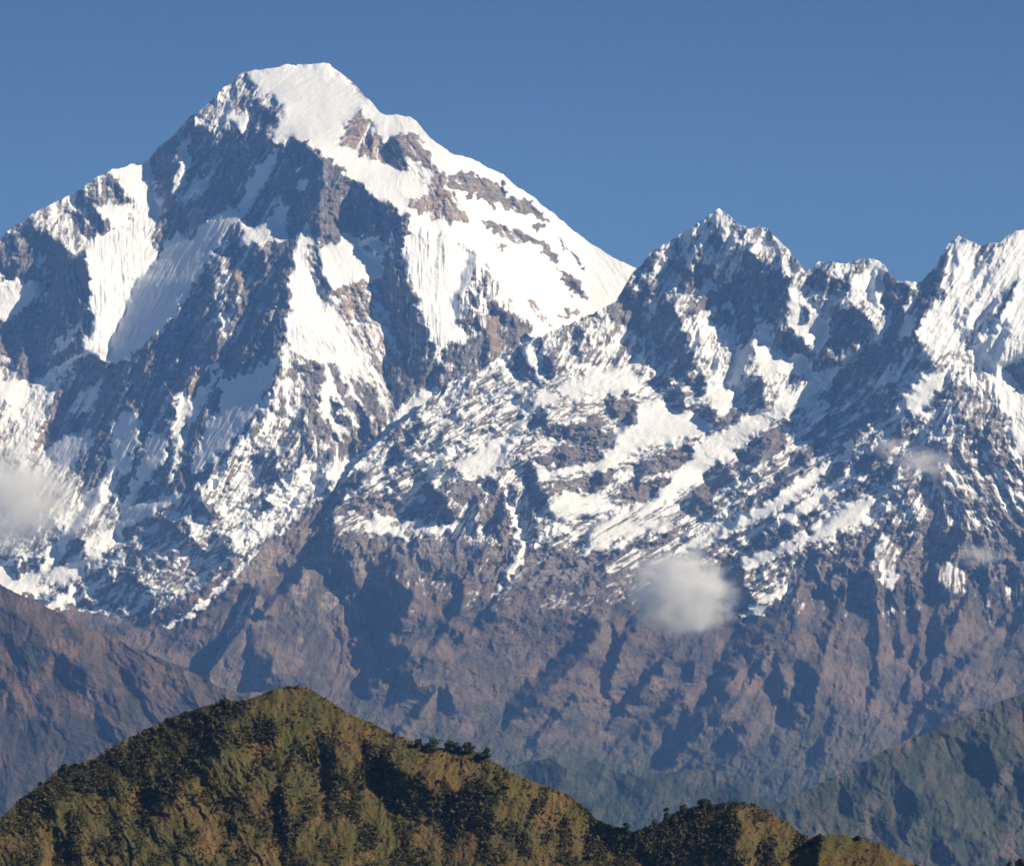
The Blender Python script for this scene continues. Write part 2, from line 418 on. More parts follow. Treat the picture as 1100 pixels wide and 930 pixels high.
# ------------------------------------------------------------------ the high snow mountain
TOP_A = """-230,385 -80,312 -40,285 0,257 15,243 35,229 60,216 85,204 100,192 120,183 140,178 160,172 168,160 185,148 200,130 215,118 235,98 248,88 262,77
 290,72 320,70 347,67 352,68 362,75 375,86 387,97 400,112 410,123 440,125 447,130 455,141 470,154 485,166 500,171 508,172 525,182 540,188 560,204
 575,213 590,227 610,243 630,259 650,272 672,284 684,289 700,296 760,330 820,400"""
a = Relief(-225, 820, 40, 860, QS, 'LM', seed=1)
a.paint("""
LW|400,100 850,100 850,420 560,420 578,358 540,315 513,268 480,255 437,235 400,205
LB s-0.1|-80,640 60,640 180,640 230,622 270,592 300,575 340,540 420,500 420,860 -80,860
SM s0.45|58,607 100,588 130,575 200,560 250,575 270,590 230,622 190,650 150,665 110,660 60,650 30,640
LM s0.5|-80,250 20,240 35,228 60,215 85,203 95,215 90,245 85,262 75,268 60,258 45,245 20,250 -80,300
LR|-80,330 8,345 20,335 43,325 40,350 37,400 35,410 22,408 18,395 0,380 -80,380
SR|15,340 22,345 22,402 14,404
SR|-80,330 -20,270 4,262 18,247 19,300 5,297 -80,340
LR t.1|19,246 35,242 38,280 40,298 30,303 19,300
LW|-80,330 0,302 15,300 30,304 40,300 42,312 35,320 22,336 0,346 -80,370
LW|-80,400 0,410 22,406 30,412 35,420 24,435 22,460 14,445 5,425
SR|35,241 47,250 62,262 76,272 90,268 93,290 95,310 96,330 103,343 92,362 78,380 58,394 40,408 37,395 40,350 46,325 51,293 45,280 38,262
SW s.7|88,338 80,350 68,360 60,375 62,385 74,372 86,355
HW|37,410 60,395 85,378 97,372 87,386 76,400 62,430 45,455 30,480 18,492 12,475 28,440
SM s.5|-80,500 10,500 60,530 88,545 75,562 60,600 30,632 -80,600
LF|92,255 105,252 120,246 135,247 140,235 148,210 158,178 162,174 164,190 166,215 170,230 172,235 164,250 163,262 174,268 168,282 155,294 143,306 133,325 131,335 126,348 121,370 113,384 107,380 92,382 80,386 92,362 103,342 97,330 95,310 96,290 92,270
LW|100,222 120,219 137,222 138,235 133,243 120,246 110,235
LW|118,183 140,178 160,172 158,182 147,205 140,215 137,210 130,195 120,190
LR s.35|97,198 112,190 120,188 130,195 137,212 136,220 120,219 98,220 95,210
SR|120,195 127,194 137,215 134,221 127,215 122,205
SR|80,208 88,205 96,220 105,232 115,242 119,247 108,246 98,235 88,225 82,218
SR|75,228 85,225 93,240 91,252 80,243
LR s.2|92,246 115,243 118,250 95,256
SR|161,172 168,160 185,148 205,125 225,140 240,150 265,130 275,112 288,106 304,114 292,140 292,158 303,156 313,148 330,150 345,166 344,190 345,220 342,262 330,252 326,238 318,256 309,290 315,312 312,350 305,372 299,402 288,428 276,446 262,470 248,482 236,503 200,533 188,527 172,543 150,556 128,572 118,578 98,580 86,590 70,602 62,606 63,583 72,560 87,547 85,530 92,514 75,500 48,488 45,478 70,446 76,420 80,388 92,382 113,386 120,372 126,350 133,330 145,306 160,290 174,270 163,262 165,248 172,232 168,225 165,205
SW|176,262 190,247 205,258 222,240 236,226 255,222 262,225 240,255 222,285 200,318 183,345 165,362 150,376 130,390 114,388 121,370 127,350 134,330 146,306 161,290 175,271
SW|291,163 302,160 295,180 280,205 268,225 258,240 252,236 262,210 275,185
SW|296,215 305,218 310,222 308,240 285,243 275,245 292,232
SW|320,195 333,190 330,205 315,207
SW s.55|165,205 180,215 176,230 168,226
LW s.85|182,163 200,148 206,142 204,170 199,188 193,206 197,213 212,205 218,197 228,187 220,202 205,216 190,218 187,200 193,178 190,165
SW|202,205 212,193 219,190 216,200 206,209
LM s.5|205,125 225,105 248,88 262,76 270,85 285,100 289,108 275,122 262,142 250,132 235,128 225,140 212,138
LW|230,118 245,112 255,128 266,122 262,138 258,142 252,131 240,130
LM s.5|232,142 245,137 246,145 240,158 226,152
LM s.35|163,250 175,235 185,237 180,255 172,262 163,262
LM s.6|238,258 245,255 243,300 238,330 233,325 233,290
LW s.85|257,242 264,240 275,245 300,240 308,238 310,255 295,260 283,264 275,258 258,266
LT s.35|255,282 268,268 262,300 257,322 250,350 242,372 236,370 245,335 250,300
LT s.3|284,262 292,265 285,290
LM s.6|231,340 238,335 250,335 245,365 238,375 240,355 232,350
LT s.3|215,368 217,385 214,410 206,420 200,412 203,390 210,375
LW s.9|190,425 200,416 206,422 205,438 196,450 193,475 187,482 184,462 188,445
LT s.2|78,390 72,405 76,425 70,445 60,460 45,478 38,487 42,468 55,440 65,415 70,400
SW s.75|95,412 110,420 95,445 75,450 85,430
SW|50,487 75,465 100,462 100,475 85,490 77,505 60,500
SW|120,460 135,440 150,445 152,460 140,500 125,520 100,538 88,548 88,530 105,520 118,490
SW|160,462 180,470 178,490 165,510 150,530 140,552 128,552 150,500
SW|205,428 222,412 228,398 236,390 234,410 215,440 197,470 187,492 178,525 190,500 200,465
SW|237,410 265,402 280,393 302,378 294,405 282,425 270,445 258,465 240,485 215,505 206,512 212,480 225,455 236,440
SW|200,535 185,528 165,538 145,543 128,555 120,572 128,577 150,558 172,545
SW|88,552 108,515 125,505 118,520 105,545 85,570 70,592 60,608 62,582 75,560
LM s.55|120,508 128,505 129,520 127,545 125,555 120,570 110,580 95,583 83,582 88,570 100,550 108,535 112,518
LW|96,586 120,568 124,575 108,592
LM s.75|50,545 75,532 88,545 75,560 65,570 55,555
LW s.9|-80,605 0,603 30,593 60,590 62,604 40,625 25,642 -80,640
SM s.3|5,610 20,601 52,597 40,613 15,621
LW|48,650 80,628 83,640 70,652 55,657
LW|83,641 105,626 95,641
LW s.9|62,608 100,590 132,574 115,594 80,612 40,642 28,642
LW s.8|70,612 105,597 90,615 60,632
LM s.6|200,533 236,503 250,482 265,462 285,430 300,402 318,410 325,440 310,470 300,490 285,490 275,500 280,515 272,540 250,560 235,575 215,590 205,575 200,555
SR|203,535 218,538 231,545 225,557 208,555
SR|277,492 297,487 298,505 285,517 277,508
SM|300,470 325,440 335,470 340,490 320,500 300,530 285,540 275,535 290,515 298,505
LM s.75|250,575 275,545 300,520 325,498 340,495 355,510 345,522 325,545 300,565 270,590 255,597
SR s.2|268,550 285,538 290,548 275,556
LW|176,672 205,655 235,628 266,598 275,588 272,600 242,632 210,659 180,676
LM s.45|140,600 170,590 200,585 215,600 190,625 160,630 145,620
SR s.25|170,560 195,555 205,570 185,580
LR t.15|345,168 352,170 365,180 375,188 385,200 378,215 376,240 370,252 360,262 345,268 343,240
SR|378,195 395,203 407,213 425,222 430,232 432,245 415,262 405,252 395,255 385,255 372,252 376,235
SR|405,250 415,262 428,262 437,225 445,240 462,265 458,269 450,262 438,255 430,262 440,300 450,325 452,345 462,355 464,375 455,380 445,365 440,372 430,380 425,360 420,340 413,330 407,325 407,300 412,285 413,265
LW|343,268 362,260 372,252 395,256 405,255 412,268 412,285 407,300 395,302 375,300 375,312 358,314 352,300 343,290
SR s.3|388,262 398,262 400,270 390,274
LT|358,313 378,302 405,302 408,325 395,340 385,350 376,345 368,330
LT s.55|380,345 410,330 418,345 422,375 420,400 410,400 400,385 388,370
LF s.8|326,238 332,248 340,268 345,290 355,320 365,345 380,360 395,385 405,410 405,425 395,420 375,405 355,390 340,385 310,378 307,345 315,312 310,300 318,258
LW|310,332 320,300 328,285 345,330 360,360 350,362 330,346 318,346
LR s.4|328,262 340,268 352,305 354,332 345,320 335,295
LR s.3|300,402 340,386 400,415 425,440 420,460 400,480 380,490 360,495 340,470 325,440 318,410
LW|350,390 357,410 372,440 392,462 388,462 367,440 349,412
LW|365,392 372,410 385,430 398,455 394,455 380,432 364,405
LW|340,415 350,410 356,428 351,440 366,460 372,477 362,466 347,450 345,430
SR|353,428 362,432 373,450 365,456 355,445
SR|380,428 392,443 396,462 388,456
SR s.25|425,380 445,370 464,380 480,395 505,402 470,420 455,440 440,425 430,437 420,432 412,400
LM s.45|405,395 415,400 425,440 412,445 400,425
SR s.25|475,372 500,370 512,365 520,350 530,330 560,345 573,356 560,367 520,397 505,404 490,397 475,385
LW|355,502 385,490 400,475 420,455 440,430 452,420 475,414 455,440 430,460 400,488 375,512 350,516
LF|437,255 440,235 455,245 475,255 500,265 513,267 505,290 500,310 490,330 510,345 500,360 478,372 465,374 460,355 452,340 450,320 440,295 430,268
SW s.75|505,270 514,268 512,285 500,310 490,345 484,340 494,300
SM s.5|513,285 525,310 530,335 520,352 505,365 488,350 500,315
SR|532,325 545,335 556,355 553,370 540,368 535,350
LT s.1|527,335 534,345 535,368 540,382 530,380 525,355
LR|556,350 575,357 560,367 553,360
LT s.3|384,118 390,124 395,135 405,148 415,150 425,145 440,142 450,142 455,150 460,160 465,172 475,185 480,195 490,215 500,230 505,238 490,240 475,238 470,240 455,232 440,222 445,212 460,210 455,195 440,185 425,178 415,180 405,172 390,165 375,158 365,155 375,140 380,125
SR|412,152 425,148 432,160 430,175 422,184 416,172
SR|391,143 402,155 401,164 393,156
LW s.7|430,168 450,172 470,190 462,195 440,182
LR t.5|480,190 500,185 515,188 530,195 540,205 550,222 548,228 530,222 510,212 495,205 486,200
SR|537,188 543,200 551,216 548,224 540,207
LR t.4|548,215 565,213 580,225 591,238 578,237 562,230 552,228
LR s.3 t.5|510,235 535,240 560,250 575,255 590,262 598,277 590,277 575,264 555,262 540,255
LR s.3 t.6|530,262 545,265 540,272
LR t.3|568,238 585,243 590,250 575,247
LR s.3 t.3|590,246 603,256 615,268 625,280 634,289 622,286 608,268
LR s.1 t.3|597,284 612,295 620,300 625,312 634,323 618,319 608,306
LT|594,344 612,328 623,335 608,344
LR s.15 t.3|560,250 575,255 595,275 601,284 585,270
LT s.5|560,318 575,326 590,340 588,350 572,335
LW|262,76 347,67 372,85 410,122 445,126 452,140 430,140 415,145 400,130 388,118 378,122 368,145 360,155 375,165 400,175 425,195 445,205 455,208 445,212 430,222 405,212 385,198 370,185 355,170 345,165 330,150 312,148 300,158 291,150 292,140 305,115 285,100 270,88
SB|215,720 235,705 260,693 275,688 292,710 290,725 275,737 262,742 250,732 230,722
SB|270,662 295,636 315,610 325,600 330,612 305,637 285,657 272,668
SM s.3|245,680 255,650 265,625 275,635 270,655 258,680 240,705 225,715
LB|270,690 300,650 320,640 315,655 290,690 275,705
""")
a.paint("""
K 7 6|345,168 346,200 343,262 350,300 358,330
K 6 8|326,240 318,270 310,310 308,345 300,400 285,430 262,470
K 5 4|265,82 250,110 240,135 225,160 205,200
K 4 4|300,117 285,150 270,190 250,230
K 5 5|245,258 242,300 237,340 232,370
K 5 5|266,270 258,310 248,345 240,372
K 4 4|216,370 205,420 193,470 185,520
K 4 4|128,505 125,540 110,575
K 4 4|75,395 70,440 45,480
K 5 5|300,405 290,440 260,490 230,520 200,555 180,590
K 5 5|330,440 310,480 290,530 250,570
K 4 4|345,500 310,560 270,590
K 3 2|290,300 270,340 240,390 220,430
K 3 2|300,320 280,370 255,400
K 3 3|200,357 190,390 165,440 150,480
K 3 3|175,397 165,440 150,490
K 4 4|200,585 160,605 120,630 90,660
K 4 4|240,590 200,620 160,650 120,680
K 4 4|270,600 240,640 210,670 180,690
K 4 4|160,580 110,600 70,630
K 3 3|340,390 345,430 335,470
K 3 3|470,380 455,410 445,440
""")
a.paint("""
O60|150,170 310,140 310,330 300,400 200,540 60,610 60,400 130,380
O88|85,170 165,170 150,300 110,390 80,390
O112|320,240 420,250 440,440 350,500 300,400
O98|430,230 520,260 510,370 450,380
O118|515,260 600,290 600,350 560,350
O138|360,130 450,140 690,290 640,330 500,240
O45|-80,560 60,560 200,540 330,470 360,520 220,700 -80,700
O20|265,70 400,70 400,160 300,160
""")
A_PX = 7.4
a.build(A_PX, 1.05, 25150, 740, (0.45, 0.42, 0.38, 0.36, 0.40), ledge=0.10, ledge_th=-6)
rq = np.clip((a.X - 470) / 170, 0, 1)
a.D = (a.D + 1000 * rq * rq * (3 - 2 * rq)).astype(np.float32)   # the far shoulder swings back towards the saddle
a_veg = np.clip((a.Y - (600 + 25 * wn_noise(a.X.shape, 90, seed=77))) / 70, 0, 1).astype(np.float32)
MT = hillside('mountain', a, TOP_A, '-230,850 300,850 345,790 380,640 425,560 500,500 620,440 700,420 790,430', (-220, 760), M_MOUNT, dict(veg=a_veg, green=np.clip((a.Y - 720) / 120, 0, 1)), jag=0.8)

# ------------------------------------------------------------------ the nearer rocky ridge with its own snow peaks
TOP_B = """150,800 215,735 255,684 300,628 340,566 362,524 380,502 400,481 425,459 450,438 475,419 500,405 520,395 545,379 565,369 580,361 600,351 625,344
 645,334 662,325 672,308 684,291 700,272 715,263 735,251 748,242 760,233 773,224 785,235 803,247 815,248 825,248 836,259 850,271 858,281 865,289
 880,283 893,280 905,284 918,282 937,279 950,286 966,303 980,304 990,303 1000,292 1012,275 1022,259 1030,255 1042,260 1050,264 1062,263 1072,261
 1082,255 1095,248 1100,249 1120,240 1180,222 1230,240 1330,300"""
b = Relief(140, 1330, 190, 975, QS, 'LM', seed=2)
b.paint("""
LB g.9|180,980 180,740 345,575 390,600 380,760 300,980
LB|140,980 140,650 340,600 400,610 450,615 500,630 560,640 620,635 660,620 700,610 760,640 800,665 850,640 900,650 950,650 1010,640 1060,620 1180,600 1335,590 1335,980 140,980
LM s.3|340,570 400,575 500,580 560,590 660,585 700,580 700,612 660,622 620,637 560,642 500,632 450,617 400,612 345,605
LR s.28|860,600 900,580 950,560 1000,560 1060,560 1180,540 1180,615 1060,635 1010,645 950,655 900,655 850,645
LM s.45|980,480 1040,480 1100,500 1180,500 1180,560 1060,570 1000,560 960,545
SR|700,327 722,327 730,345 740,365 743,385 752,397 737,400 725,407 718,392 705,377 698,350
SR|672,308 684,291 700,271 704,278 690,297 680,310 668,320
SM s.35|690,300 705,305 714,325 700,330 690,315
LR s.2|655,322 690,315 695,340 697,358 675,362 655,342 648,332
LM s.6|700,271 773,224 790,240 800,250 800,270 790,290 775,300 760,310 735,325 715,320 705,300
SR s.2|725,262 735,278 738,312 730,312 727,290
SR s.2|750,278 765,288 777,301 770,306 755,296
SR s.25|764,250 775,258 772,270 762,262
LW|752,240 773,224 786,238 778,243 772,235 765,242
LR s.15|735,332 760,316 787,300 786,320 765,336 750,338 735,337
LR s.3|738,290 752,285 757,305 742,312
SR|802,265 810,272 815,285 840,290 845,300 848,320 840,345 835,350 845,360 870,365 873,380 850,383 835,376 828,350 825,345 815,352 810,365 803,385 795,395 793,370 795,355 790,340 783,325 785,310 795,290
SW|797,370 813,362 806,385 796,405 786,420 779,426 790,395
LM s.7|740,340 785,325 792,345 794,370 790,395 778,420 760,415 748,390 742,370 735,350
LR|762,338 775,332 790,342 785,352 770,350
LM s.6|806,327 815,325 818,338 812,345
LW|817,350 823,345 829,365 826,375 832,381 850,383 866,385 870,397 840,402 814,402 811,375
LM s.6|805,250 836,258 850,271 860,285 862,305 845,300 838,288 815,280 805,268
LW s.8|845,310 860,320 875,325 890,345 888,370 875,378 860,360 848,350
SR|861,330 870,335 872,346 862,345
SR|868,295 880,291 902,295 903,313 880,316 867,305
LM s.6|866,288 905,283 918,282 905,296 880,292
SR s.25|890,335 895,325 905,330 925,330 936,345 931,370 920,376 895,386 880,402 868,397 872,380 888,372 892,350
SR|905,298 913,303 911,321 902,316
LF|915,300 937,279 951,288 948,310 945,345 938,335 928,320 905,325 902,330 910,310
SR|950,290 966,303 985,305 990,303 1000,290 1010,280 1017,262 1020,270 1015,300 1012,318 1000,325 988,345 977,362 962,377 945,387 925,402 905,417 890,422 878,434 873,422 895,400 920,385 935,375 945,360 948,330
SW s.7|975,335 990,330 985,345 970,367 963,362
LW|939,357 955,333 958,340 945,367
LW s.8|967,331 983,314 974,335
LW s.8|907,382 925,364 929,375 915,386 903,397
LW s.8|966,303 990,303 985,308 970,309
SW s.8|868,398 885,402 905,392 898,405 880,410 865,412
SR|900,405 930,390 950,380 990,350 985,367 960,387 935,412 915,427 905,442 888,432 892,420
LF|1018,262 1030,254 1042,259 1048,268 1045,290 1035,310 1018,317 1013,310 1018,290
SM s.5|1050,268 1058,265 1070,262 1072,270 1060,285 1050,300 1035,312 1018,320 1040,300
LF|1008,325 1040,305 1060,285 1075,262 1095,247 1180,220 1180,330 1098,300 1080,320 1060,345 1045,360 1035,375 1015,382 1000,372 988,366 987,350
SM s.6|1028,374 1045,350 1065,325 1095,297 1102,300 1080,331 1060,357 1045,370
LF|1035,376 1055,364 1080,331 1100,302 1180,290 1180,500 1100,482 1085,457 1075,430 1060,400 1045,387
SW|1080,330 1084,350 1076,380 1065,402 1059,392 1070,370
SM s.35|1083,397 1100,385 1180,380 1180,425 1100,422 1090,417
LM s.65|985,370 1030,376 1060,400 1075,430 1060,425 1025,412 1000,395 985,385
SM s.55|880,432 905,440 935,412 990,368 1000,392 1030,412 1030,450 1010,470 980,490 940,520 900,510 870,500 850,490 860,460
SR|893,492 910,460 935,430 960,408 967,414 950,440 925,467 905,492
SR|953,472 975,443 986,448 980,462 965,477
SR|997,440 1010,415 1026,408 1020,427 1005,440
SR|992,417 1005,393 1008,400 998,417
SR|860,470 885,450 905,440 895,455 870,475
LW s.85|949,407 965,393 961,412 951,417
LW s.9|958,452 985,415 1000,400 1006,402 990,427 975,442
LW s.8|990,405 1010,395 1018,405 1003,430 985,450 978,442
LR s.38|1025,415 1060,420 1080,460 1095,490 1095,520 1070,515 1040,480 1030,450
LW|1083,455 1103,465 1110,505 1090,487
SR s.2|1080,395 1092,388 1100,400 1088,412
LM s.6|560,420 600,400 660,380 700,385 720,400 740,430 700,440 660,430 620,440 580,440
LW s.85|600,415 640,400 670,395 690,410 670,420 640,425 605,425
LM s.5|575,360 640,340 690,360 700,380 650,380 600,395 575,385
LW|640,502 655,475 665,455 690,440 705,430 720,432 745,447 772,450 760,466 730,472 700,477 680,487 660,502 643,507
LW|678,542 700,515 730,495 760,470 790,455 822,438 813,460 790,487 765,502 740,522 720,537 700,547
LW|798,472 820,450 840,425 870,410 897,404 887,421 860,432 840,447 820,462
LW s.9|760,408 775,420 790,413 786,442 768,442
LW s.78|580,547 600,530 630,527 655,535 665,547 640,552 610,562
LW s.8|560,440 590,415 600,425 575,445
LW s.85|500,490 540,468 562,470 547,490 532,510 500,512 478,500
LW s.8|575,500 620,498 660,485 640,505 600,512 575,518
SR|785,502 800,480 815,467 822,475 815,497 805,510 790,510
LR|818,465 835,459 846,470 838,486 820,496
SR|799,415 810,404 819,405 821,420 818,437 808,437 801,428
LR t.1|776,447 800,434 803,445 785,457
SR|751,440 762,434 773,450 765,457 754,450
SR|717,425 725,419 736,425 731,442 719,440
SR|700,415 715,405 722,412 712,420
SR|740,405 752,400 760,412 750,420 742,418
SR|649,430 660,423 662,447 655,442
LR t.35|662,425 675,419 686,440 686,454 675,457 662,457
LR t.2|588,462 640,447 651,465 656,482 620,480 600,469 578,472
LR t.2|570,492 600,478 650,484 640,497 610,500 590,502 570,502
SR|564,457 580,440 591,433 588,452 577,462
SW s.8|548,460 565,437 575,430 570,440 552,465
SR|541,387 558,374 576,395 579,417 570,412 555,402
SR|577,379 595,384 601,392 591,410 582,402 575,387
LW|560,372 568,370 583,395 590,412 580,410 570,392
LW|530,392 540,386 556,405 565,420 555,418 542,402
LR|688,497 720,485 747,477 742,493 720,507 700,512 683,507
LR|673,527 700,515 722,511 706,532 685,540 668,539
LR s.2|583,522 610,515 640,510 662,504 656,521 630,530 600,527
SR|630,528 642,505 648,510 637,527
SR|674,520 688,493 693,497 682,520
SR|562,500 570,488 576,515 587,530 586,547 575,557 567,545 565,520
SR|738,552 745,525 770,495 785,500 791,520 770,530 766,552
LR s.2|752,520 760,515 766,540 755,548
SR|672,550 700,545 708,552 690,560 675,562
SM s.35|820,520 850,495 870,490 860,507 840,527 800,552 778,552
SR s.2|842,510 862,485 885,470 905,462 890,480 860,500
SR s.2|875,512 900,498 930,490 950,478 955,485 925,508 900,515 880,518
SR s.2|905,535 935,510 960,500 962,510 930,530
LW|798,557 830,535 870,510 900,490 913,473 917,482 890,506 860,527 830,552 813,559
LW|812,582 850,550 885,525 920,498 917,510 880,542 850,562 828,577
LW|868,572 890,558 920,538 943,532 937,546 915,567 890,577 850,592 810,607 786,612
LW s.85|723,592 760,570 820,543 815,556 770,582 740,592
LW s.85|773,602 790,595 840,570 882,560 840,586 800,605
LW s.7|640,560 690,545 730,548 720,565 660,585 620,600
LW s.6|640,608 700,585 720,585 690,605 650,615
SR s.12|773,602 800,584 840,564 872,554 867,571 830,587 800,602 778,614
LW s.75|795,657 820,640 847,620 842,640 820,657 798,665
LW s.62|935,587 955,570 963,590 964,625 955,637 944,620 939,600
LW s.6|1003,610 1020,603 1036,615 1041,637 1025,642 1009,630
LW s.7|1015,512 1040,520 1070,545 1060,552 1030,535
LR s.2 t.8|1010,515 1050,535 1100,565 1100,572 1045,545
SR s.2|412,502 420,485 440,465 452,446 457,455 446,476 430,492 415,507
SR s.1|360,524 380,505 395,508 386,521 372,532 360,547 350,562 344,557
SW|462,505 472,495 478,478 481,490 471,506 465,513
SR|453,518 476,522 481,540 489,556 480,565 464,562 457,540
SR|430,554 446,536 461,556 450,560
LR|383,541 400,530 431,540 426,556 400,556 384,554
LR|476,521 510,515 521,530 510,546 489,541
SR|524,520 535,512 536,525 527,532
SR|545,522 553,520 558,545 551,548
SR|565,520 574,525 575,560 568,590 565,570
SR|517,555 530,557 528,570 517,568
LW|393,572 405,549 420,562 442,582 425,577 410,572
LW s.9|426,552 440,560 470,566 490,562 481,572 450,571
LR s.1|535,510 545,545 555,575 545,585 520,570 515,550 530,530
LW|536,508 545,525 552,545 556,573 562,578 566,590 560,602 545,622 530,642 523,652 538,625 551,605 557,590 552,575 547,550
LW s.6|545,625 560,610 575,600 565,615 545,640 520,660
SR s0|340,565 362,560 366,590 345,607 332,600 325,617 310,627 303,605 320,580
SB|403,642 412,610 420,598 431,625 446,635 441,652 425,652 421,677 410,682 404,665
SB|400,707 415,690 440,695 441,706 428,717 405,737 390,747 373,740 395,720
SB|447,601 465,596 469,611 455,617
SB|499,591 515,582 521,596 505,600
SB|365,595 375,600 378,625 368,650 362,630
SB|425,735 440,720 446,735 435,750
SB|443,645 455,650 460,665 450,668
SB|330,625 338,635 350,655 356,667 345,657
SB|581,727 605,700 630,675 645,667 663,667 661,700 656,727 640,717 625,706 610,722 595,733
SB|470,740 480,735 490,755 485,768 474,755
SB|735,717 745,709 749,722 738,730
SB|700,702 703,693 705,707 694,714
SB|790,610 800,615 795,630 810,640 800,655 790,640 780,620
SB|771,702 795,670 820,665 845,645 850,623 859,630 856,645 851,665 856,690 845,687 835,671 815,682 795,692 774,708
SB|753,752 770,725 785,709 795,720 785,731 770,747 760,759
SB|713,817 730,790 760,760 780,743 795,755 797,790 785,802 760,807 740,824 720,824
SB|648,802 690,780 705,770 720,765 735,743 742,760 731,787 710,787 690,797 670,807
SB|825,732 835,719 847,740 835,752
SB|855,715 870,709 880,740 868,754 859,740
SB|840,760 850,748 858,770 848,790
SB|965,792 985,770 1030,750 1042,755 1010,777 985,792
SB|600,745 612,735 618,752 606,758
SB|548,750 560,735 570,745 555,765 540,775
SB|885,625 895,620 897,632 886,633
SB|922,627 938,625 940,635 925,635
SB|1000,680 1010,668 1015,680 1005,700
SB|960,690 968,680 972,700 964,705
SB|1050,690 1090,670 1180,650 1180,680 1100,690 1060,705
""")
b.paint("""
K 24 30|648,668 640,690 610,722 580,750 545,778
K 16 20|738,745 715,768 690,786 652,806
K 28 24|797,752 775,765 745,795 718,820
K 14 24|860,628 852,660 822,682 778,708
K 10 20|880,712 876,740 866,755
K 8 16|845,722 842,745 832,760
K 12 25|1040,752 1010,776 968,793
K 7 12|600,592 580,610 540,640 500,690 470,720
K 10 20|560,640 520,670 470,700 440,712 400,735
K 10 16|446,625 441,655 421,680 410,690
K 8 16|362,595 340,640 300,670 270,695
K 8 16|470,735 450,765 420,800 400,830
K 8 16|700,640 690,660 670,690 660,720 650,760
K 8 16|722,700 700,730 670,762 640,790
K 6 14|620,745 605,765 570,800 545,815
K 6 12|700,800 680,815 660,830
K 6 12|900,640 890,680 880,730 870,780
K 6 14|940,640 945,690 940,740 925,790
K 6 12|980,640 990,680 985,720 960,770
K 8 14|1040,640 1020,680 1005,710 990,745
K 8 14|1092,650 1060,690 1020,730 985,770
K 6 10|830,690 815,720 800,745
K 6 12|500,610 495,650 470,690 450,720
K 5 10|385,600 382,640 385,680 370,715
K 5 10|340,650 330,690 320,730
K 6 10|780,640 760,680 735,705
K 5 10|900,760 885,800 870,835
K 8 8|1010,392 985,412 960,430 930,462 900,492
K 6 8|1028,408 1010,430 985,450 960,478 930,498
K 6 8|962,385 935,412 905,445 870,485 840,508
K 6 8|1000,440 970,470 940,498 910,520 880,545 850,568
K 6 8|960,498 930,520 900,545 870,560
K 7 8|905,428 880,452 850,478 820,512 790,540 770,560
K 5 6|870,500 840,525 810,548 770,575 730,600
K 5 6|860,460 835,490 810,520 780,540
K 5 7|880,556 840,580 800,602 770,620
K 5 6|720,560 690,580 660,600 640,615
K 5 6|600,385 580,420 560,450 545,480 530,510
K 4 6|640,350 625,370 605,395
K 4 5|560,380 540,400 500,440 470,470 440,500 410,530
K 4 5|520,405 500,440 480,460 455,500
K 6 6|520,510 515,545 500,580
K 5 6|600,500 590,530 585,560
K 6 8|690,420 680,450 640,500
K 5 7|760,340 745,380 740,400 715,430
K 6 6|773,226 765,250 745,275 735,310
K 5 6|790,242 785,270 775,300
K 6 6|836,262 840,290 850,310
K 4 5|893,283 890,300 880,330
K 4 5|940,282 938,310 945,345
K 3 5|925,287 915,310 905,325
K 5 6|1030,258 1025,290 1018,318
K 4 5|1095,252 1070,290 1045,330 1020,365
K 5 6|1100,300 1075,340 1060,380 1050,400
""")
b.paint("""
O62|140,980 140,500 1335,500 1335,980
O40|780,420 900,420 1040,380 1000,480 960,560 850,640 760,640 700,600
O35|360,500 560,370 600,400 560,500 420,580 340,580
O15|560,400 770,400 760,520 600,560 560,520
O25|620,550 760,540 760,620 560,660 520,640
O42|420,640 760,600 860,640 760,760 600,860 400,860 360,720
O85|330,590 500,590 420,700 340,760
O70|690,230 1000,280 880,400 690,400
O62|1000,250 1180,230 1180,420 1040,380 990,370
O105|1030,380 1180,380 1180,500 1090,480
O125|980,490 1100,480 1180,560 1060,600
O92|850,620 1180,600 1180,700 900,760
O50|1000,700 1180,640 1180,740 1000,780
""")
B_PX = 6.4
nb_ = wn_noise(b.X.shape, 90, seed=78); nb2 = wn_noise(b.X.shape, 30, seed=79)
b_line = np.interp(b.X[0], [140, 340, 450, 560, 650, 750, 850, 950, 1050, 1330], [560, 585, 600, 615, 620, 612, 610, 610, 600, 570])[None, :]
tl = (b.Y + 12 * nb_ + 8 * nb2 - b_line) / 60
ms = b.m[2]
b.m[2] = np.where(ms < -0.05, np.where(tl < 1.2, np.clip(0.40 - 0.34 * tl, -0.3, 0.42), ms), np.where(ms < 0.62, ms - 0.17 * np.clip(tl + 1.0, 0, 1), ms)).astype(np.float32)
b.bare = (ms < -0.05)
b.build(B_PX, 0.72, 24600, 850, (0.62, 0.50, 0.40, 0.36, 0.40), ledge=0.13, ledge_th=14)
b_veg = np.clip((b.Y - (b_line + 14 * nb_ + 10 * nb2)) / 60 + 0.35, 0, 1).astype(np.float32)
b_green = np.clip((b.Y - (735 + 18 * nb_)) / 110, 0, 1).astype(np.float32)
RG = hillside('snow_ridge', b, TOP_B, 970, (150, 1325), M_MOUNT, dict(veg=b_veg, green=b_green), jag=1.3, back=(24, 1.9, 2600.0))
print('mountains', round(time.time() - T0, 1))

